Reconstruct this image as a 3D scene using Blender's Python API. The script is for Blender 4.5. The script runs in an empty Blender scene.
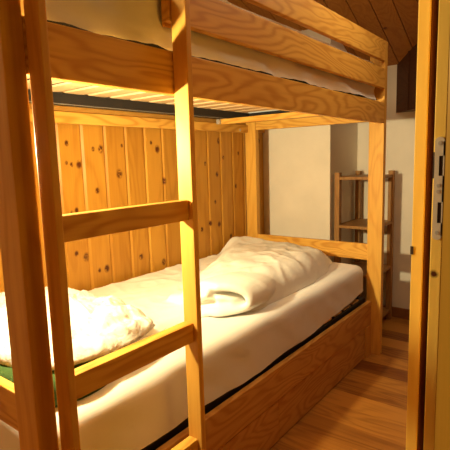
import bpy, bmesh, math, random
from mathutils import Vector, Matrix, noise
random.seed(7)
C = bpy.context.scene.collection
S = 0.84                      # metres per layout unit; layout z = 0 is the eye level
H = 1.346                     # eye height in layout units
def P(x, y, z): return Vector((x*S, y*S, (z+H)*S))

# ------------------------------------------------------------------ camera
cam_data = bpy.data.cameras.new('camera'); cam = bpy.data.objects.new('camera', cam_data); C.objects.link(cam)
ax = Vector((0.60863594, 0.12822386, -0.78302039)).normalized()
ay = Vector((-0.7929413, 0.06297563, -0.60603479)).normalized()
az = ax.cross(ay).normalized(); ay = az.cross(ax)
cam.matrix_world = Matrix.Translation(P(0, 0, 0)) @ Matrix((ax, ay, az)).to_4x4()
cam_data.sensor_width = 36; cam_data.lens = 458/450*36; cam_data.clip_start = 0.02
bpy.context.scene.camera = cam

# ------------------------------------------------------------------ world, lights, exposure
w = bpy.data.worlds.new('world'); bpy.context.scene.world = w; w.use_nodes = True
w.node_tree.nodes['Background'].inputs[0].default_value = (1, .66, .32, 1)
w.node_tree.nodes['Background'].inputs[1].default_value = 0.02
vs = bpy.context.scene.view_settings
vs.view_transform = 'Standard'; vs.look = 'None'; vs.gamma = 1; vs.use_curve_mapping = False; vs.exposure = 0.0
def area(name, loc, target, size, power, col):
    l = bpy.data.lights.new(name, 'AREA'); l.shape = 'SQUARE'; l.size = size; l.energy = power; l.color = col
    o = bpy.data.objects.new(name, l); C.objects.link(o); o.location = loc
    o.rotation_euler = (Vector(target)-Vector(loc)).to_track_quat('-Z', 'Y').to_euler(); return o
area('hallway_ceiling_light', (2.3, -0.55, 1.9), (1.0, 0.2, 1.2), 0.4, 32, (1, .62, .20))
area('room_ceiling_light', (1.90, 0.50, 2.10), (1.75, .6, 0), 0.6, 7.5, (1, .81, .54))
LAMP_COL = (1.0, .85, .49)
LOW_LAMP, UP_LAMP = P(0.63, 1.38, 0.05), P(0.63, 1.38, 1.02)
for nm, loc, e in (('lower_reading_light', LOW_LAMP, 46), ('upper_reading_light', UP_LAMP, 17)):
    l = bpy.data.lights.new(nm, 'POINT'); l.energy = e; l.color = LAMP_COL; l.shadow_soft_size = 0.03
    o = bpy.data.objects.new(nm, l); C.objects.link(o); o.location = loc
# added fill spot at the lower lamp, brightens the foot end over the near bedding
l = bpy.data.lights.new('lower_fill_beam', 'SPOT'); l.energy = 82; l.color = LAMP_COL; l.shadow_soft_size = 0.03
l.spot_size = math.radians(112); l.spot_blend = 1.0
o = bpy.data.objects.new('lower_fill_beam', l); C.objects.link(o); o.location = LOW_LAMP
o.rotation_euler = (P(3.3, 1.45, 0.12)-LOW_LAMP).to_track_quat('-Z', 'Y').to_euler()

# ------------------------------------------------------------------ materials
class NT:
    def __init__(s, name, rough=.5, spec=.4):
        s.m = bpy.data.materials.new(name); s.m.use_nodes = True; s.t = s.m.node_tree
        s.b = s.t.nodes['Principled BSDF']; s.b.inputs['Roughness'].default_value = rough
        s.b.inputs['Specular IOR Level'].default_value = spec
    def n(s, typ, **kw):
        nd = s.t.nodes.new(typ)
        for k, v in kw.items():
            if k in nd.inputs.keys(): nd.inputs[k].default_value = v
            else: setattr(nd, k, v)
        return nd
    def l(s, a, b): s.t.links.new(a, b)
    def math(s, op, a, b=None, c=None):
        nd = s.t.nodes.new('ShaderNodeMath'); nd.operation = op
        for i, v in enumerate((a, b, c)):
            if v is None: continue
            if isinstance(v, (int, float)): nd.inputs[i].default_value = v
            else: s.l(v, nd.inputs[i])
        return nd.outputs[0]
    def mix(s, f, a, b, mode='MIX'):
        nd = s.t.nodes.new('ShaderNodeMix'); nd.data_type = 'RGBA'; nd.blend_type = mode
        for i, v in ((0, f), (6, a), (7, b)):
            if isinstance(v, (int, float)): nd.inputs[i].default_value = v
            elif isinstance(v, tuple): nd.inputs[i].default_value = v+(1,)
            else: s.l(v, nd.inputs[i])
        return nd.outputs[2]
    def ramp(s, f, lo, hi):
        nd = s.t.nodes.new('ShaderNodeMapRange'); s.l(f, nd.inputs[0]); nd.inputs[1].default_value = lo; nd.inputs[2].default_value = hi
        return nd.outputs[0]

def wood(name, light, dark, axis=0, scale=1.0, figure=.62, rough=.5, knots=(), planks=None, coat=.0, ring=17, tonestep=.5):
    """pine: stretched noise contour lines along `axis`, fine fibre, optional knots (x, z pairs) and plank tone steps"""
    k = NT(name, rough, .22)
    co = k.n('ShaderNodeTexCoord').outputs['Object']
    oi = k.n('ShaderNodeObjectInfo').outputs['Random']
    off = k.n('ShaderNodeCombineXYZ'); 
    for i in range(3): k.l(k.math('MULTIPLY', oi, 7.3+3.1*i), off.inputs[i])
    add = k.n('ShaderNodeVectorMath', operation='ADD'); k.l(co, add.inputs[0]); k.l(off.outputs[0], add.inputs[1])
    vec = add.outputs[0]
    tone = None
    if planks:
        pa, width, o0 = planks
        sep = k.n('ShaderNodeSeparateXYZ'); k.l(co, sep.inputs[0])
        idx = k.math('FLOOR', k.math('DIVIDE', k.math('SUBTRACT', sep.outputs[pa], o0), width))
        wn = k.n('ShaderNodeTexWhiteNoise', noise_dimensions='1D'); k.l(idx, wn.inputs['W'])
        tone = wn.outputs['Value']
        o2 = k.n('ShaderNodeCombineXYZ'); 
        for i in range(3): k.l(k.math('MULTIPLY', tone, 11.7+i*5), o2.inputs[i])
        ad2 = k.n('ShaderNodeVectorMath', operation='ADD'); k.l(vec, ad2.inputs[0]); k.l(o2.outputs[0], ad2.inputs[1]); vec = ad2.outputs[0]
    def mapped(al, ac):
        mp = k.n('ShaderNodeMapping'); sc = [ac]*3; sc[axis] = al
        mp.inputs['Scale'].default_value = sc; k.l(vec, mp.inputs['Vector']); return mp.outputs[0]
    n1 = k.n('ShaderNodeTexNoise', Scale=1.0, Detail=2.5, Roughness=.42, Distortion=.35); k.l(mapped(1.4*scale, 6.5*scale), n1.inputs['Vector'])
    rings = k.math('ABSOLUTE', k.math('SINE', k.math('MULTIPLY', n1.outputs['Fac'], ring*math.pi)))
    rings = k.math('POWER', rings, 4.0)
    n2 = k.n('ShaderNodeTexNoise', Scale=1.0, Detail=4, Roughness=.6); k.l(mapped(3*scale, 130*scale), n2.inputs['Vector'])
    n3 = k.n('ShaderNodeTexNoise', Scale=1.0, Detail=2, Roughness=.5); k.l(mapped(1.2*scale, 5*scale), n3.inputs['Vector'])
    f = k.math('MULTIPLY', rings, figure)
    f = k.math('ADD', f, k.math('MULTIPLY', k.ramp(n2.outputs['Fac'], .4, .75), .28))
    f = k.math('ADD', f, k.math('MULTIPLY', k.ramp(n3.outputs['Fac'], .42, .7), .25))
    if tone is not None: f = k.math('ADD', f, k.math('MULTIPLY', k.math('SUBTRACT', tone, .4), tonestep))
    f = k.math('MINIMUM', k.math('MAXIMUM', f, 0.0), 1.0)
    col = k.mix(f, light, dark)
    if knots:
        tot = None
        for (a, b, r) in knots:
            mp = k.n('ShaderNodeVectorMath', operation='SUBTRACT'); k.l(co, mp.inputs[0]); mp.inputs[1].default_value = a
            sc = k.n('ShaderNodeVectorMath', operation='MULTIPLY'); k.l(mp.outputs[0], sc.inputs[0]); sc.inputs[1].default_value = b
            ln = k.n('ShaderNodeVectorMath', operation='LENGTH'); k.l(sc.outputs[0], ln.inputs[0])
            v = k.n('ShaderNodeMapRange'); k.l(ln.outputs['Value'], v.inputs[0]); v.inputs[1].default_value = r*1.25; v.inputs[2].default_value = r*.55
            tot = v.outputs[0] if tot is None else k.math('MAXIMUM', tot, v.outputs[0])
        nz = k.n('ShaderNodeTexNoise', Scale=90.0, Detail=2); k.l(co, nz.inputs['Vector'])
        tot = k.math('MULTIPLY', tot, k.ramp(nz.outputs['Fac'], .25, .5))
        col = k.mix(tot, col, (.09, .022, .006))
    k.l(col, k.b.inputs['Base Color'])
    bp = k.n('ShaderNodeBump', Strength=.12, Distance=.002); k.l(n2.outputs['Fac'], bp.inputs['Height']); k.l(bp.outputs[0], k.b.inputs['Normal'])
    k.b.inputs['Coat Weight'].default_value = coat; k.b.inputs['Coat Roughness'].default_value = .3
    return k.m

PL, PD = (.76, .42, .075), (.52, .215, .025)
M = {}
M['pine_x'] = wood('pine_along_x', PL, PD, 0)
M['pine_y'] = wood('pine_along_y', PL, PD, 1)
M['pine_z'] = wood('pine_along_z', PL, PD, 2, figure=.3, ring=8)
M['slat'] = wood('birch_slat', (.86, .62, .34), (.74, .48, .22), 1, figure=.2)
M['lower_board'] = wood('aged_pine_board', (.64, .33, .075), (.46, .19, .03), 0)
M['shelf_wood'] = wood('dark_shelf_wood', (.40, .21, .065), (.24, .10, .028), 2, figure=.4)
M['jamb'] = wood('door_frame_pine', (.92, .60, .12), (.82, .49, .08), 2, figure=.15,
                 knots=[((.80, .1815, (H-.247*.80/.84)*S), (0, 1, 1), .0065)])
KN = [(1.4,.11,6),(1.39,.01,4),(1.42,0,5),(1.465,-.0,9),(1.56,.08,5),(1.61,.08,9),(1.4,-.25,4),(1.43,-.24,6),(1.41,-.47,6),(1.47,-.5,10),
      (1.55,-.59,5),(1.6,-.59,9),(1.57,-.145,7),(1.99,.12,5),(2.04,.08,10),(1.73,-.06,11),(1.86,-.57,8),(2.09,-.12,9),(2.66,.14,9),
      (2.71,.02,6),(2.63,-.1,8),(2.54,-.45,8),(2.64,-.47,9),(2.44,-.48,7),(2.78,-.58,8),(2.5,-.02,6),(3.19,.15,9),(2.05,-.64,9),(2.86,-.2,7),(2.9,.05,6),(1.9,-.3,5),(1.76,.1,4),(2.6,-.3,6)]
M['panel'] = wood('knotty_pine_panelling', (.54, .26, .034), (.34, .135, .013), 2, figure=.30, ring=7, planks=(0, .148*S, 1.339*S), rough=.38,
                  knots=[((x*S, 2.09*S, (z+H)*S), (1, 0, .8), r*.0015+.0015) for x, z, r in KN])
M['panel_trim'] = wood('panel_trim_pine', (.54, .27, .05), (.38, .155, .022), 0, figure=.3)
M['floor'] = wood('pine_floor_boards', (.52, .215, .035), (.17, .045, .007), 1, scale=.7, figure=.3, planks=(0, .155*S, .3), rough=.34, coat=.1, tonestep=1.0)
M['ceiling'] = wood('ceiling_boards', (.48, .20, .030), (.30, .10, .013), 0, figure=.3, planks=(1, .14*S, .05*S),
                    knots=[((3.4*S, 1.15*S, .9*S+H*S), (1, 1, 0), .012)])
M['dark_wood'] = wood('dark_stained_wood', (.10, .035, .012), (.05, .016, .007), 0, figure=.4)
M['brown_boarding'] = wood('brown_wall_boarding', (.26, .11, .03), (.17, .065, .016), 2, figure=.3, planks=(0, .12, 0))  # dark boarding added on the unseen front and left walls to cut bounced light
M['rebate_shade'] = wood('dark_brown_rebate_shade', (.20, .062, .012), (.12, .035, .007), 2, figure=.2)  # dark strip colour stands in for the shade on the rebate face
M['baseboard'] = wood('baseboard_wood', (.30, .12, .035), (.18, .06, .02), 1, figure=.2)

def plaster(name, col):
    k = NT(name, .9, .2)
    n = k.n('ShaderNodeTexNoise', Scale=6.0, Detail=6); co = k.n('ShaderNodeTexCoord'); k.l(co.outputs['Object'], n.inputs['Vector'])
    k.l(k.mix(k.ramp(n.outputs['Fac'], .3, .7), col, tuple(c*.92 for c in col)), k.b.inputs['Base Color'])
    n2 = k.n('ShaderNodeTexNoise', Scale=60.0, Detail=5); k.l(co.outputs['Object'], n2.inputs['Vector'])
    b = k.n('ShaderNodeBump', Strength=.25, Distance=.003); k.l(n2.outputs['Fac'], b.inputs['Height']); k.l(b.outputs[0], k.b.inputs['Normal'])
    return k.m
M['plaster'] = plaster('cream_plaster', (.84, .76, .62))
def fabric(name, col, bump=.3, scale=14, rough=.85, pat=False):
    k = NT(name, rough, .15); co = k.n('ShaderNodeTexCoord').outputs['Object']
    n = k.n('ShaderNodeTexNoise', Scale=float(scale), Detail=4, Roughness=.55, Distortion=.6); k.l(co, n.inputs['Vector'])
    b = k.n('ShaderNodeBump', Strength=bump, Distance=.01); k.l(n.outputs['Fac'], b.inputs['Height']); k.l(b.outputs[0], k.b.inputs['Normal'])
    base = col
    if pat:
        v = k.n('ShaderNodeTexNoise', Scale=30.0, Detail=3, Distortion=1.6); k.l(co, v.inputs['Vector'])
        base = k.mix(k.math('MULTIPLY', k.ramp(v.outputs['Fac'], .54, .60), .45), col, (.50, .45, .33))
        k.l(base, k.b.inputs['Base Color'])
    else: k.b.inputs['Base Color'].default_value = col+(1,)
    return k.m
M['sheet'] = fabric('cream_cotton_sheet', (.82, .80, .76), .15, 9)
M['duvet'] = fabric('white_cotton_duvet', (.86, .84, .77), .35, 13)
M['pillow'] = fabric('patterned_white_cotton', (.78, .77, .72), .8, 22, pat=True)
M['green'] = fabric('green_blanket_wool', (.05, .095, .025), .4, 60)
M['black'] = fabric('black_mattress_cloth', (.012, .011, .012), .3, 80)
def plain(name, col, rough, metal=0.):
    k = NT(name, rough); k.b.inputs['Metallic'].default_value = metal
    n = k.n('ShaderNodeTexNoise', Scale=40.0, Detail=3)
    k.l(k.mix(n.outputs['Fac'], col, tuple(c*.75 for c in col)), k.b.inputs['Base Color']); return k.m
M['black_frame'] = plain('black_painted_frame', (.022, .020, .020), .45)
M['zinc'] = plain('zinc_metal', (.62, .60, .54), .38, .6)
M['steel'] = plain('brushed_steel', (.84, .76, .62), .42, .45)
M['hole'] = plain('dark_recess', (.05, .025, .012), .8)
M['white_paint'] = plain('white_enamel', (.8, .78, .72), .4)
M['shade'] = plain('lamp_shade_enamel', (.75, .7, .6), .5)

# ------------------------------------------------------------------ mesh helpers
def box(bm, a, b, bev=0.0):
    """axis-aligned box in layout units"""
    a, b = P(*a), P(*b); lo = [min(a[i], b[i]) for i in range(3)]; hi = [max(a[i], b[i]) for i in range(3)]
    r = bmesh.ops.create_cube(bm, size=1.0)
    for v in r['verts']:
        for i in range(3): v.co[i] = lo[i] if v.co[i] < 0 else hi[i]
    if bev:
        es = list({e for v in r['verts'] for e in v.link_edges})
        bmesh.ops.bevel(bm, geom=es, offset=bev, segments=2, profile=.6, affect='EDGES')
def prism(bm, pts, z0, z1):
    """vertical prism, pts (x,y) layout; z1 scalar or per-point"""
    zt = z1 if isinstance(z1, (list, tuple)) else [z1]*len(pts)
    lo = [bm.verts.new(P(x, y, z0)) for x, y in pts]; hi = [bm.verts.new(P(x, y, z)) for (x, y), z in zip(pts, zt)]
    n = len(pts); bm.faces.new(lo[::-1]); bm.faces.new(hi)
    for i in range(n): bm.faces.new((lo[i], lo[(i+1) % n], hi[(i+1) % n], hi[i]))
def cyl(bm, a, b, r1, r2=None, seg=20, caps=True):
    """metres"""
    a, b = Vector(a), Vector(b); d = b-a
    q = d.to_track_quat('Z', 'Y').to_matrix().to_4x4()
    bmesh.ops.create_cone(bm, cap_ends=caps, segments=seg, radius1=r1, radius2=r1 if r2 is None else r2, depth=d.length,
                          matrix=Matrix.Translation((a+b)/2) @ q)
def obj(name, bm, mat, parent=None, smooth=False, **props):
    bmesh.ops.recalc_face_normals(bm, faces=bm.faces[:])
    me = bpy.data.meshes.new(name)
    off = parent['_o'] if parent is not None and '_o' in parent else (0, 0, 0)
    if parent is not None: bmesh.ops.translate(bm, verts=bm.verts[:], vec=-Vector(off))
    bm.to_mesh(me); bm.free()
    if smooth:
        for p in me.polygons: p.use_smooth = True
    me.materials.append(M[mat] if isinstance(mat, str) else mat)
    o = bpy.data.objects.new(name, me); C.objects.link(o)
    if parent is not None:
        o.parent = parent
        if '_o' in parent: o['_o'] = list(off)
    for k, v in props.items(): o[k] = v
    return o
def B(name, a, b, mat, parent=None, bev=.002, **props):
    bm = bmesh.new(); box(bm, a, b, bev); return obj(name, bm, mat, parent, **props)
def thing(name, label, cat, group=None):
    """Empty at the thing's base; geometry stays in world coordinates (origin of the scene)"""
    o = bpy.data.objects.new(name, None); C.objects.link(o); o['label'] = label; o['category'] = cat
    if group: o['group'] = group
    return o
def place_root(o, base):
    """move the empty to its base point without moving its children"""
    base = Vector(base)
    def fix(c, depth):
        if depth == 0: c.location = c.location - base
    for c in [c for c in bpy.data.objects if c.parent == o]: fix(c, 0)
    o.location = base
def tag(o, label, cat, group=None):
    o['label'] = label; o['category'] = cat
    if group: o['group'] = group
    return o
def struct(o): o['kind'] = 'structure'; return o

# ------------------------------------------------------------------ the room
XW, YB, YD = 3.8, 2.1, .2326/S       # far wall, back wall plane, inner plane of door wall
XL = -1.0                            # left wall
CZ = lambda x: (2.23327-.41927*x)/.90786   # sloping ceiling height (layout z)
bm = bmesh.new()
x0 = -1.3; prism(bm, [(x0, -1.6), (XW+.1, -1.6), (XW+.1, YB+.15), (x0, YB+.15)], -H-.06, -H)
struct(obj('floor', bm, 'floor'))
# sloped ceiling as individual grooved boards in one surface
bm = bmesh.new()
def cbox(xa, xb, ya, yb, t):
    vs_ = []
    for dz in (0, t):
        for x, y in ((xa, ya), (xb, ya), (xb, yb), (xa, yb)): vs_.append(bm.verts.new(P(x, y, CZ(x)+dz)))
    for f in ((0,1,2,3),(4,5,6,7),(0,1,5,4),(1,2,6,5),(2,3,7,6),(3,0,4,7)): bm.faces.new([vs_[i] for i in f])
wd = .14; y = .05
while y < YB+.1:
    cbox(XL-.1, XW+.1, y+.003, y+wd-.003, .03); y += wd
struct(obj('ceiling', bm, 'ceiling'))
bm = bmesh.new()
for (xa, xb) in ((XL-.1, XW+.1),):
    vs_ = []
    for dz in (.012, .06):
        for x, y in ((xa, YD-.2), (xb, YD-.2), (xb, YB+.15), (xa, YB+.15)): vs_.append(bm.verts.new(P(x, y, CZ(x)+dz)))
    for f in ((0,1,2,3),(4,5,6,7),(0,1,5,4),(1,2,6,5),(2,3,7,6),(3,0,4,7)): bm.faces.new([vs_[i] for i in f])
struct(obj('trim_1', bm, 'dark_wood'))
# walls
bm = bmesh.new(); prism(bm, [(XL-.1, YB+.012), (XW+.1, YB+.012), (XW+.1, YB+.12), (XL-.1, YB+.12)], -H, [CZ(XL-.1)+.02, CZ(XW+.1)+.02, CZ(XW+.1)+.02, CZ(XL-.1)+.02]); struct(obj('wall_back', bm, 'plaster'))
bm = bmesh.new(); prism(bm, [(XW, YD-.1), (XW+.1, YD-.1), (XW+.1, YB+.02), (XW, YB+.02)], -H, CZ(XW)+.03); struct(obj('wall_far', bm, 'plaster'))
bm = bmesh.new(); prism(bm, [(XL-.1, YD), (XL, YD), (XL, YB+.02), (XL-.1, YB+.02)], -H, CZ(XL)+.02); struct(obj('wall_left', bm, 'brown_boarding'))
bm = bmesh.new(); prism(bm, [(3.26, 1.5), (XW+.02, 1.5), (XW+.02, YB+.02), (3.26, YB+.02)], -H, [CZ(3.26)+.02, CZ(XW)+.02, CZ(XW)+.02, CZ(3.26)+.02]); struct(obj('wall_alcove', bm, 'plaster'))
# door wall: right of the frame, left of it and above it
Y0, Y1 = .1990/S, .2326/S-.006
DX0, DX1 = -.16, .899/S
bm = bmesh.new(); prism(bm, [(DX1+.05, Y0), (XW+.05, Y0), (XW+.05, Y1), (DX1+.05, Y1)], -H, [CZ(DX1)+.02, CZ(XW)+.03, CZ(XW)+.03, CZ(DX1)+.02])
box(bm, (-1.2, Y0, -H), (DX0-.05, Y1, 1.3)); box(bm, (DX0-.05, Y0, 1.18), (DX1+.05, Y1, 2.2)); struct(obj('wall_front', bm, 'brown_boarding'))
# back wall pine panelling with V grooves: one profile extruded upwards
bm = bmesh.new(); prof = []
x = 1.339-.148*8
g, dp = .013, .010
while x < 3.26:
    xn = min(x+.148, 3.26)
    prof += [(x, YB-.004+dp), (x+.004, YB-.004+dp), (x+.004+g, YB-.004), (xn-.006, YB-.004), (xn, YB-.004+dp)]
    x += .148
lo = [bm.verts.new(P(a, b, -H)) for a, b in prof]; hi = [bm.verts.new(P(a, b, .222)) for a, b in prof]
for i in range(len(prof)-1): bm.faces.new((lo[i], lo[i+1], hi[i+1], hi[i]))
ends = [(3.26, YB+.03), (.155, YB+.03)]
a0 = [bm.verts.new(P(prof[0][0], YB+.03, z)) for z in (-H, .222)]; a1 = [bm.verts.new(P(prof[-1][0], YB+.03, z)) for z in (-H, .222)]
bm.faces.new((lo[0], hi[0], a0[1], a0[0])); bm.faces.new((lo[-1], a1[0], a1[1], hi[-1]))
bm.faces.new(hi+[a1[1], a0[1]])
struct(obj('wall_panelling', bm, 'panel'))
bm = bmesh.new(); box(bm, (.155, YB-.022, .214), (3.26, YB+.02, .285), .003); box(bm, (.155, YB-.034, .262), (3.26, YB+.02, .292), .004)
struct(obj('trim_2', bm, 'panel_trim'))
bm = bmesh.new(); box(bm, (XW-.016, YD, -H), (XW, 1.5, -H+.085), .003); struct(obj('baseboard_far', bm, 'baseboard'))
bm = bmesh.new(); box(bm, (3.262, 1.484, -H), (XW-.016, 1.5, -H+.085), .003); struct(obj('baseboard_alcove', bm, 'baseboard'))
# dark wooden boxed-in corner under the slope, set diagonally
pts = [(3.8, 1.187), (3.02, .407), (3.02, YD), (3.8, YD)]
bm = bmesh.new(); prism(bm, pts, .335, [CZ(a)+.02 for a, b in pts]); 
for k in range(1, 6):      # board joints on the diagonal face
    t = k/6; cx_, cy_ = 3.8-.78*t, 1.187-.78*t
    prism(bm, [(cx_+.006, cy_+.006+.004), (cx_-.006, cy_-.006+.004), (cx_-.006-.003, cy_-.006+.007), (cx_+.003, cy_+.013)], .335, CZ(cx_))
struct(obj('trim_3', bm, 'dark_wood'))

# door frame (rebated) with strike plate
XA, XB_ = .85/S, .899/S
ya, yb_, yc = .1916/S, .2122/S, .2326/S
bm = bmesh.new()
prism(bm, [(XA, yc), (XA, yb_), (XB_+.12, yb_), (XB_+.12, yc)], -H, 1.25)
es = [e for e in bm.edges if abs((e.verts[0].co-e.verts[1].co).z) > .5]
bmesh.ops.bevel(bm, geom=es, offset=.0016, segments=2, profile=.6, affect='EDGES')
jamb_ = struct(obj('trim_5', bm, 'jamb'))
bm = bmesh.new(); box(bm, (XA+.0025, yb_-.0025, -H), (XB_+.11, yb_-.0001, 1.22), .0004); struct(obj('trim_6', bm, 'rebate_shade'))
LX = .80                                   # free edge of the opened door leaf, metres
bm = bmesh.new(); prism(bm, [(LX/S, .1706/S), (LX/S+.9, .1706/S), (LX/S+.9, .1888/S), (LX/S, .1888/S)], -H+.01, 1.15)
es = [e for e in bm.edges if abs((e.verts[0].co-e.verts[1].co).z) > .5]
bmesh.ops.bevel(bm, geom=es, offset=.0014, segments=2, profile=.6, affect='EDGES')
door = struct(obj('door_1', bm, 'jamb'))
bm = bmesh.new(); prism(bm, [(DX0-.10, ya), (DX0, ya), (DX0, yb_), (DX0+.05, yb_), (DX0+.05, yc), (DX0-.10, yc)][::-1], -H, 1.25)
box(bm, (DX0, yb_, 1.13), (XA, yc, 1.25), .001); box(bm, (DX0-.1, ya+.012, 1.19), (XB_+.12, yb_, 1.27), .001)
struct(obj('trim_4', bm, 'jamb'))
# strike plate: rounded plate with two rectangular openings, screws
def strike():
    zt, zb = (H+.0335)*S*1.0, 0
    zt = H*S+.034*.80; zb = H*S-.1745*.80
    yl, yr = .1864, .1718     # left/right edges in the picture (y in metres)
    X = .80
    bm = bmesh.new()
    t = .0018
    w_ = yl-yr; ym = (yl+yr)/2; r = w_/2
    h1 = (zt-.030, zt-.062); h2 = (zb+.062, zb+.028)    # hole z ranges
    hy = (ym+.0005, yr+.0018)
    def slab(y0, y1, z0, z1): 
        a = bmesh.ops.create_cube(bm, size=1.0)
        for v in a['verts']:
            v.co = Vector((X-t if v.co.x < 0 else X, y0 if v.co.y < 0 else y1, z0 if v.co.z < 0 else z1))
    slab(ym-.0+.0005, yl, zb+r, zt-r)                 # left band
    slab(yr, yr+.0018, zb+r, zt-r)                    # right band
    slab(yr, ym+.0005, h1[0], zt-r); slab(yr, ym+.0005, h2[0], h1[1]); slab(yr, ym+.0005, zb+r, h2[1])
    for zc, s in ((zt-r, 1), (zb+r, -1)):             # rounded ends
        n = 14; f0 = [bm.verts.new((X-t, ym+r*math.cos(math.pi*i/n), zc+s*r*math.sin(math.pi*i/n))) for i in range(n+1)]
        f1 = [bm.verts.new((X, v.co.y, v.co.z)) for v in f0]
        bm.faces.new(f0); bm.faces.new(f1[::-1])
        for i in range(n): bm.faces.new((f0[i], f0[i+1], f1[i+1], f1[i]))
    pl = obj('strike_plate', bm, 'steel', door, label='steel strike plate with two latch openings')
    for zc in (zt-.010, (h1[1]+h2[0])/2+.006, (h1[1]+h2[0])/2-.004, zb+.012):
        bm = bmesh.new(); cyl(bm, (X-t-.0008, ym, zc), (X-t+.0004, ym, zc), .0030, .0036, 14)
        obj('screw', bm, 'zinc', pl)
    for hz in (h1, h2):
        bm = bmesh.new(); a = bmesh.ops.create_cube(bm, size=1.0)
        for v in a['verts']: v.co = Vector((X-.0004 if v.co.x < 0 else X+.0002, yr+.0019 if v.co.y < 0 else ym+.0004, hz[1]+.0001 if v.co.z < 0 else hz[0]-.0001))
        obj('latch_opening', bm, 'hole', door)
    # dark block beside the upper opening
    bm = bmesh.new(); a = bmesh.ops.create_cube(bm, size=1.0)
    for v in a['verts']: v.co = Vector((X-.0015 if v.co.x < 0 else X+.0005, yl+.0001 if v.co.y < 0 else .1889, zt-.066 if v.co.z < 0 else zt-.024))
    obj('latch_side_block', bm, 'hole', door)
strike()
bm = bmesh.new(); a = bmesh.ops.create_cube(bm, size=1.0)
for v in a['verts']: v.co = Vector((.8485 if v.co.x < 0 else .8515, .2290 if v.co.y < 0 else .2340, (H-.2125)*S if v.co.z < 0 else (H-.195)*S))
obj('dark_notch', bm, 'hole', door)  # small dark mark on the frame edge

# ------------------------------------------------------------------ bunk bed
bunk = thing('bunk_bed', 'pine bunk bed with guard boards standing against the panelled wall', 'bunk bed')
PX = ((.528, .580), (2.969, 3.015)); PY = ((1.0, 1.098), (1.980, 2.075))
ZT = .704
for (xa, xb) in PX:
    for (ya_, yb2) in PY:
        B('post', (xa, ya_, -H), (xb, yb2, ZT), 'pine_z', bunk, .003)
X0, X1 = .580, 2.969
# upper bunk boards
B('side_rail', (X0, 1.0, .204), (X1, 1.030, .331), 'pine_x', bunk, .003)
B('side_rail', (X0, 2.045, .204), (X1, 2.070, .262), 'pine_x', bunk, .003)
B('guard_board', (1.045, 1.0, .418), (X1, 1.026, .537), 'pine_x', bunk, .003)
B('guard_board', (1.045, 1.0, .583), (X1, 1.026, ZT), 'pine_x', bunk, .003)
B('guard_upright', (1.050, 1.0265, .408), (1.085, 1.034, ZT+.06), 'pine_z', bunk, .003)
for xa in (.545, 2.975):
    B('end_rail', (xa, 1.098, .221), (xa+.028, 1.980, .300), 'pine_y', bunk, .003)
    B('end_rail', (xa, 1.098, -.695), (xa+.028, 1.980, -.585), 'pine_y', bunk, .003)
    B('end_rail', (xa, 1.098, -1.26), (xa+.028, 1.980, -1.13), 'pine_y', bunk, .003)
cb = B('cross_beam', (2.600, 1.030, .250), (2.640, 2.030, .287), 'pine_y', bunk, .002)
bm = bmesh.new(); box(bm, (2.575, 2.020, .252), (2.600, 2.044, .285), .001); br = obj('bracket', bm, 'zinc', cb, label='small zinc corner bracket')
bm = bmesh.new(); c = P(2.587, 2.020, .268); cyl(bm, c+Vector((0, -.004, 0)), c, .005, .006, 12); obj('screw', bm, 'zinc', br)
bm = bmesh.new(); c = P(2.86, 2.045, .222); cyl(bm, c+Vector((0, -.004, 0)), c, .008, .008, 14); obj('bolt', bm, 'zinc', bunk)
# lower boards
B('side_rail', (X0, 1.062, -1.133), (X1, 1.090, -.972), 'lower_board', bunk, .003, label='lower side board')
B('side_rail', (X0, 2.045, -1.133), (X1, 2.070, -.972), 'pine_x', bunk, .003)
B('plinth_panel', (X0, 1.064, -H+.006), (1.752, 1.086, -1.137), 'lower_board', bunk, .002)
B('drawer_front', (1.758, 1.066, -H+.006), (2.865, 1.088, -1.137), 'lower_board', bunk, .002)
B('plinth_panel', (2.869, 1.060, -H), (2.969, 1.088, -1.137), 'pine_z', bunk, .002)
place_root(bunk, (S*.528, S*1.0, 0))

ladder = thing('bunk_ladder', 'straight wooden ladder hooked on the front of the bunk bed', 'ladder')
for (xa, xb) in ((.5835, .6035), (1.055, 1.0775)):
    B('stile', (xa, .9405, -H), (xb, .9985, .95), 'pine_z', ladder, .0025)
for zt in (-.119, -.517, -.922):
    B('rung', (.6035, .957, zt-.064), (1.055, .994, zt), 'pine_x', ladder, .003)
place_root(ladder, (S*.5835, S*.96, 0))

# ------------------------------------------------------------------ slatted bases
def slats(zb, n, label, group):
    """black frame with birch slats; zb underside (layout)"""
    t = thing('slatted_base', label, 'bed base', group)
    bm = bmesh.new()
    xa, xb, ya_, yb2 = .60, 2.955, 1.104, 2.036
    box(bm, (xa, yb2-.03, zb), (xb, yb2, zb+.048), .002); box(bm, (xa, ya_, zb), (xb, ya_+.03, zb+.048), .002)
    box(bm, (xa, ya_+.03, zb), (xa+.03, yb2-.03, zb+.048), .002); box(bm, (xb-.03, ya_+.03, zb), (xb, yb2-.03, zb+.048), .002)
    obj('base_frame', bm, 'black_frame', t)
    first = None
    pitch = (xb-xa-.1)/n
    bm = bmesh.new(); box(bm, (xa+.05, ya_+.005, zb+.049), (xa+.05+pitch*.72, yb2-.004, zb+.058), .001)
    first = obj('slat', bm, 'slat', t)
    for i in range(1, n):
        c = first.copy(); C.objects.link(c); c.parent = t; c.location.x += i*pitch*S
    place_root(t, P(.6, 1.1, zb)); return t
slats(.297, 16, 'black-framed slatted base with pale slats under the upper mattress', 'slatted bed bases')
slats(-1.000, 16, 'black-framed slatted base under the lower mattress behind the side board', 'slatted bed bases')

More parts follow.
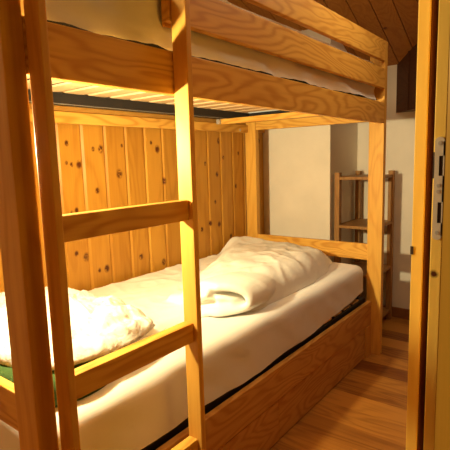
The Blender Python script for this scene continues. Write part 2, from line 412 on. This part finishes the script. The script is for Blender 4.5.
# ------------------------------------------------------------------ mattresses and fitted sheets
def sstep(a, b, t):
    t = min(max((t-a)/(b-a), 0), 1); return t*t*(3-2*t)
def ridge(x, y, s): return 1-abs(noise.noise(Vector((x, y, s))))*2
def fbm(x, y, z, o=4): return noise.fractal(Vector((x, y, z)), 1.0, 2.0, o)
def rounded(xa, xb, ya_, yb2, za, zb, r, step, disp=None, open_bottom=False, hem=None):
    """rounded box in layout units (dense grid), displaced by disp(p, n)"""
    bm = bmesh.new()
    nx, ny, nz = [max(3, int((b-a)/step)) for a, b in ((xa, xb), (ya_, yb2), (za, zb))]
    verts = {}
    def vert(i, j, k):
        key = (i, j, k)
        if key not in verts:
            p = Vector((xa+(xb-xa)*i/nx, ya_+(yb2-ya_)*j/ny, za+(zb-za)*k/nz))
            lo = Vector((xa+r, ya_+r, za+(0 if open_bottom else r))); hi = Vector((xb-r, yb2-r, zb-r))
            q = Vector([min(max(p[i2], lo[i2]), hi[i2]) for i2 in range(3)])
            d = p-q; 
            if d.length > 1e-9: nrm = d.normalized(); p2 = q+nrm*r
            else: nrm = Vector((0, 0, 1)); p2 = p
            if disp: p2 = disp(p2, nrm, k/nz)
            verts[key] = bm.verts.new(P(*p2))
        return verts[key]
    def quad(a, b, c, d):
        try: bm.faces.new((vert(*a), vert(*b), vert(*c), vert(*d)))
        except ValueError: pass
    for i in range(nx):
        for j in range(ny):
            quad((i, j, nz), (i+1, j, nz), (i+1, j+1, nz), (i, j+1, nz))
            if not open_bottom: quad((i, j, 0), (i, j+1, 0), (i+1, j+1, 0), (i+1, j, 0))
    for i in range(nx):
        for k in range(nz):
            quad((i, 0, k), (i+1, 0, k), (i+1, 0, k+1), (i, 0, k+1)); quad((i, ny, k), (i, ny, k+1), (i+1, ny, k+1), (i+1, ny, k))
    for j in range(ny):
        for k in range(nz):
            quad((0, j, k), (0, j, k+1), (0, j+1, k+1), (0, j+1, k)); quad((nx, j, k), (nx, j+1, k), (nx, j+1, k+1), (nx, j, k+1))
    return bm
def sheet_disp(seed, zb, hem, k_=1.0):
    def f(p, n, t):
        p = p.copy()
        a = fbm(p.x*2.2+seed, p.y*5, p.z*3)
        w = fbm(p.x*7+p.z*9+seed, p.y*3, p.z*6-seed, 3)
        side = 1-abs(n.z)
        p += n*(.006*a+.0045*w*side)
        if k_ > 1: p += n*(.013*side*max(0, math.sin(p.z*52+p.x*6+3*a))**2-.004*side*max(0, ridge(p.x*2.5+seed, p.z*11, 4)-.5))
        if side > .5 and p.y < 1.3:                       # diagonal tension folds on the hanging side
            s = math.sin(p.x*15+p.z*22+seed+2*a); p.y += -.003*max(0, s)**3*side
        if t < .3:                                         # wavy hem
            k = (1-t/.3); p.z += k*hem(p.x); p.y -= .004*k*(.5+noise.noise(Vector((p.x*9, seed, 0))))
        return p
    return f
def hem_low(x): return -.008+.014*math.sin(x*2.6+.4)+.006*math.sin(x*11)+(.035*max(0, (x-2.45)/.45) if x > 2.45 else 0)
def hem_up(x): return .0075+.009*noise.noise(Vector((x*5.5, 3, 1)))+.006*noise.noise(Vector((x*17, 6, 1)))
m = rounded(.605, 2.925, 1.104, 2.030, -.935, -.735, .03, .1); tag(obj('mattress', m, 'black', smooth=True), 'dark mattress inside the lower bunk, black lower edge showing below the sheet', 'mattress', 'bunk mattresses')
m = rounded(.600, 2.935, 1.096, 2.036, -.930, -.716, .052, .022, sheet_disp(3.3, -.93, hem_low), True)
tag(obj('fitted_sheet', m, 'sheet', smooth=True), 'cream fitted sheet stretched over the lower bunk mattress', 'bed sheet', 'fitted sheets')
m = rounded(.605, 2.925, 1.050, 2.030, .358, .560, .03, .1); tag(obj('mattress', m, 'black', smooth=True), 'dark mattress of the upper bunk, black edge above the top side rail', 'mattress', 'bunk mattresses')
m = rounded(.600, 2.954, 1.042, 2.036, .340, .588, .052, .022, sheet_disp(8.1, .362, hem_up, 2.0), True)
tag(obj('fitted_sheet', m, 'sheet', smooth=True), 'creased cream fitted sheet over the upper bunk mattress behind the guard boards', 'bed sheet', 'fitted sheets')

# ------------------------------------------------------------------ bedding in the lower bunk
ZM = -.714
def duvet():
    bm = bmesh.new(); nx, ny = 150, 90
    xa, xb, ya_, yb2 = 1.10, 2.90, 1.16, 2.045
    top = {}; bot = {}
    def hfun(x, y):
        yf = 1.175+.03*sstep(2.3, 2.5, x)+.10*sstep(2.5, 2.9, x)+.012*noise.noise(Vector((x*5, 1, 2)))
        # thick folded part: tall at the foot, sloping down towards the pillow at the back
        t1 = sstep(1.66, 1.77, x-.9*max(0, 1.26-y))
        slope = sstep(1.35+1.15*sstep(1.45, 2.05, y), 2.0+.75*sstep(1.45, 2.05, y), x)
        thick = t1*(.30+.70*max(slope, 1-sstep(1.22, 1.46, y))) if y < 1.46 else t1*(.30+.70*slope)
        e = min(1, max(0, (y-yf)/.125)); er = math.sqrt(max(0, 1-(1-e)**2))
        e2 = min(1, max(0, (2.885-.02*math.sin(y*7)-x)/.13)); er2 = math.sqrt(max(0, 1-(1-e2)**2))
        h = (.156-.046*sstep(2.2, 2.9, x)+.03*sstep(1.5, 2.0, y)*sstep(2.5, 2.8, x))*thick*er*er2
        # thinner layers lying flat towards the pillow
        ty = 1.36+.04*noise.noise(Vector((x*4, 7, 1)))
        tail = (.026+.020*sstep(ty+.05, ty+.10, y))*sstep(ty-.015, ty+.025, y)*sstep(1.20, 1.26, x+.06*noise.noise(Vector((y*5, 3, 3))))*er2
        h = max(h, tail)
        if h > .004:
            amp = .25+.75*thick
            wr = .010*noise.fractal(Vector((x*4, y*6, 3)), 1, 2, 3)*amp
            wr += .014*max(0, ridge(x*3.1+y*2, y*3.5-x, 5)-.55)*amp
            wr += .016*max(0, ridge(x*7-y*3, y*6+x*2, 9)-.6)*(.6+.4*amp)-.010*max(0, ridge(x*5+y*2, y*8, 12)-.65)
            # radiating folds over the front edge
            wr += .006*math.sin((x*24+y*9)+3*noise.noise(Vector((x*3, y*3, 0))))*thick*(1-sstep(0, .32, y-yf))*er
            wr -= .006*math.exp(-((x-2.05-(y-1.6)*.8)/.03)**2)*thick*sstep(1.3, 1.5, y)*.6
            h = max(.004, h+wr*min(1, h/.03))
        return h
    for i in range(nx+1):
        for j in range(ny+1):
            x = xa+(xb-xa)*i/nx; y = ya_+(yb2-ya_)*(j/ny)**1.15
            h = hfun(x, y); top[i, j] = bm.verts.new(P(x, y, ZM+h-.003)); top[i, j].index = 0
            bot[i, j] = h
    for i in range(nx):
        for j in range(ny):
            if max(bot[a, b] for a, b in ((i, j), (i+1, j), (i+1, j+1), (i, j+1))) > .0045:
                bm.faces.new((top[i, j], top[i+1, j], top[i+1, j+1], top[i, j+1]))
    for v in [v for v in bm.verts if not v.link_faces]: bm.verts.remove(v)
    # turn the surface into a closed body
    geo = bmesh.ops.extrude_face_region(bm, geom=bm.faces[:])
    low = [g_ for g_ in geo['geom'] if isinstance(g_, bmesh.types.BMVert)]
    for v in low: v.co.z = (ZM-.006+H)*S
    # rolled layers showing at the open end of the fold
    def ribbon(path, xs, th, seed):
        n = len(path); rings = []
        for (x, sc) in xs:
            o_, i_ = [], []
            for q in range(n):
                a = Vector(path[max(q-1, 0)]); b = Vector(path[min(q+1, n-1)]); d = (b-a).normalized(); nr = Vector((-d.y, d.x))
                k3 = .30*sstep(1.66, 2.0, x); c0 = Vector(path[q])*(1-k3)+Vector((1.36, -.66))*k3; jx = .010*noise.noise(Vector((q*.7, seed, 0)))
                jx += max(0, 1.27-c0.x)*1.1
                hh = th*sc/2*(1 if 0 < q < n-1 else .5)
                o_.append(bm.verts.new(P(x+jx, c0.x+nr.x*hh, c0.y+nr.y*hh))); i_.append(bm.verts.new(P(x+jx, c0.x-nr.x*hh, c0.y-nr.y*hh)))
            rings.append(o_+i_[::-1])
        m_ = 2*n
        for r1, r2 in zip(rings, rings[1:]):
            for q in range(m_): bm.faces.new((r1[q], r1[(q+1) % m_], r2[(q+1) % m_], r2[q]))
        bm.faces.new(rings[0]); bm.faces.new(rings[-1][::-1])
    def smooth_path(pts, n=26):
        out = []
        for i in range(n):
            t = i/(n-1)*(len(pts)-1); a = min(int(t), len(pts)-2); f = t-a
            p0, p1, p2, p3 = [Vector(pts[min(max(a+k, 0), len(pts)-1)]) for k in (-1, 0, 1, 2)]
            out.append(tuple(.5*((2*p1)+(p2-p0)*f+(2*p0-5*p1+4*p2-p3)*f*f+(3*p1-p0-3*p2+p3)*f**3)))
        return out
    xs = [(1.545, .35), (1.555, .8), (1.575, 1), (1.64, 1), (1.72, 1), (1.82, 1), (1.92, 1), (2.0, .8)]
    ribbon(smooth_path([(1.47, -.625), (1.40, -.585), (1.32, -.568), (1.22, -.580), (1.170, -.625), (1.178, -.672), (1.25, -.690), (1.36, -.694), (1.52, -.694)]), xs, .040, 1)
    xs2 = [(a+.035, b) for a, b in xs]
    ribbon(smooth_path([(1.50, -.655), (1.38, -.630), (1.28, -.628), (1.232, -.645), (1.245, -.665), (1.33, -.664), (1.50, -.668)]), xs2, .026, 2)
    ribbon(smooth_path([(1.30, -.600), (1.42, -.640), (1.55, -.66)]), [(a-.02, b) for a, b in xs], .04, 3)
    o = obj('duvet', bm, 'duvet', smooth=True)
    r = o.modifiers.new('r', 'REMESH'); r.mode = 'VOXEL'; r.voxel_size = .0065; r.use_smooth_shade = True
    s_ = o.modifiers.new('s', 'SMOOTH'); s_.iterations = 7; s_.factor = .5
    return tag(o, 'white folded duvet with a rolled open end on the lower bunk', 'duvet')
duvet()
def cushion(name, x0, x1, y0, y1, z0, h, mat, seed, amp, nx=70, ny=70, flat=.35, pw=4.0):
    """a soft closed body: flattish underside, domed crumpled top"""
    bm = bmesh.new(); T, L = {}, {}
    for i in range(nx+1):
        for j in range(ny+1):
            u, v = -1+2*i/nx, -1+2*j/ny
            # square -> superellipse outline
            px, py = u*math.sqrt(1-.30*v*v), v*math.sqrt(1-.30*u*u)
            d = max(abs(u), abs(v)); e = math.sqrt(max(0, 1-d**pw))
            x = (x0+x1)/2+(x1-x0)/2*px*1.05; y = (y0+y1)/2+(y1-y0)/2*py*1.05
            wr = amp*(.7*noise.fractal(Vector((x*8, y*8, seed)), 1, 2, 4)+.9*max(0, ridge(x*9, y*9, seed)-.45)-.9*max(0, ridge(x*6+3, y*7, seed+4)-.55))
            T[i, j] = bm.verts.new(P(x+amp*.5*noise.noise(Vector((x*9, y*9, 1))), y+amp*.5*noise.noise(Vector((x*9, y*9, 7))), z0+h*flat+e*(h*(1-flat)+wr)))
            L[i, j] = T[i, j] if d >= 1 else bm.verts.new(P(x, y, z0+h*flat*(1-min(1, e*2.2))))
    for D, fl in ((T, False), (L, True)):
        for i in range(nx):
            for j in range(ny):
                q = [D[i, j], D[i+1, j], D[i+1, j+1], D[i, j+1]]
                try: bm.faces.new(q[::-1] if fl else q)
                except ValueError: pass
    return obj(name, bm, mat, smooth=True)
g = cushion('green_blanket', 605e-3, .985, 1.170, 2.02, ZM+.002, .098, 'green', 2, .004, 40, 60, .5, 8)
tag(g, 'green folded blanket beneath the crumpled pillow at the ladder end', 'blanket')
p = cushion('pillow', .640, 1.20, 1.195, 2.03, ZM+.088, .080, 'pillow', 5, .052, 120, 130, .22, 2.6)
tag(p, 'crumpled patterned white pillow at the ladder end of the lower bunk', 'pillow')

# ------------------------------------------------------------------ corner shelf unit in the recess
sh = thing('shelving_unit', 'narrow wooden open shelf unit standing in the wall recess behind the bunk bed', 'shelf unit')
sx0, sx1, sy0, sy1 = 3.29, 3.745, 1.165, 1.478
for xa in (sx0, sx1-.045):
    for yy in (sy0, sy1-.04):
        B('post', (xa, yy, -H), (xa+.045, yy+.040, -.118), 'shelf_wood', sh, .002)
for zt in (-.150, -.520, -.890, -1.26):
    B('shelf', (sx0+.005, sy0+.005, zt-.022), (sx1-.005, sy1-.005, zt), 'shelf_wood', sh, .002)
place_root(sh, P(sx0, sy0, -H))

# ------------------------------------------------------------------ reading lamps on the panelling above each pillow
def reading_lamp(pos, label):
    t = thing('wall_lamp', label, 'lamp', 'bunk reading lamps')
    w0 = Vector((pos.x, (YB-.004)*S, pos.z))
    bm = bmesh.new(); cyl(bm, w0+Vector((0, 0, .0)), w0-Vector((0, .018, 0)), .045, .040, 28); obj('wall_plate', bm, 'white_paint', t, smooth=False)
    bm = bmesh.new(); cyl(bm, w0-Vector((0, .018, 0)), Vector((w0.x, pos.y+.06, w0.z)), .007); obj('arm', bm, 'white_paint', t)
    bm = bmesh.new()   # small open reflector behind the light
    cyl(bm, pos+Vector((0, .065, 0)), pos+Vector((0, .045, 0)), .018, .045, 28, True); obj('lamp_shade', bm, 'shade', t)
    place_root(t, w0)
reading_lamp(LOW_LAMP, 'small white wall lamp lighting the lower bunk')
UPW = UP_LAMP
reading_lamp(UP_LAMP, 'small white wall lamp lighting the upper bunk')
for o in bpy.data.objects:
    if '_o' in o: del o['_o']
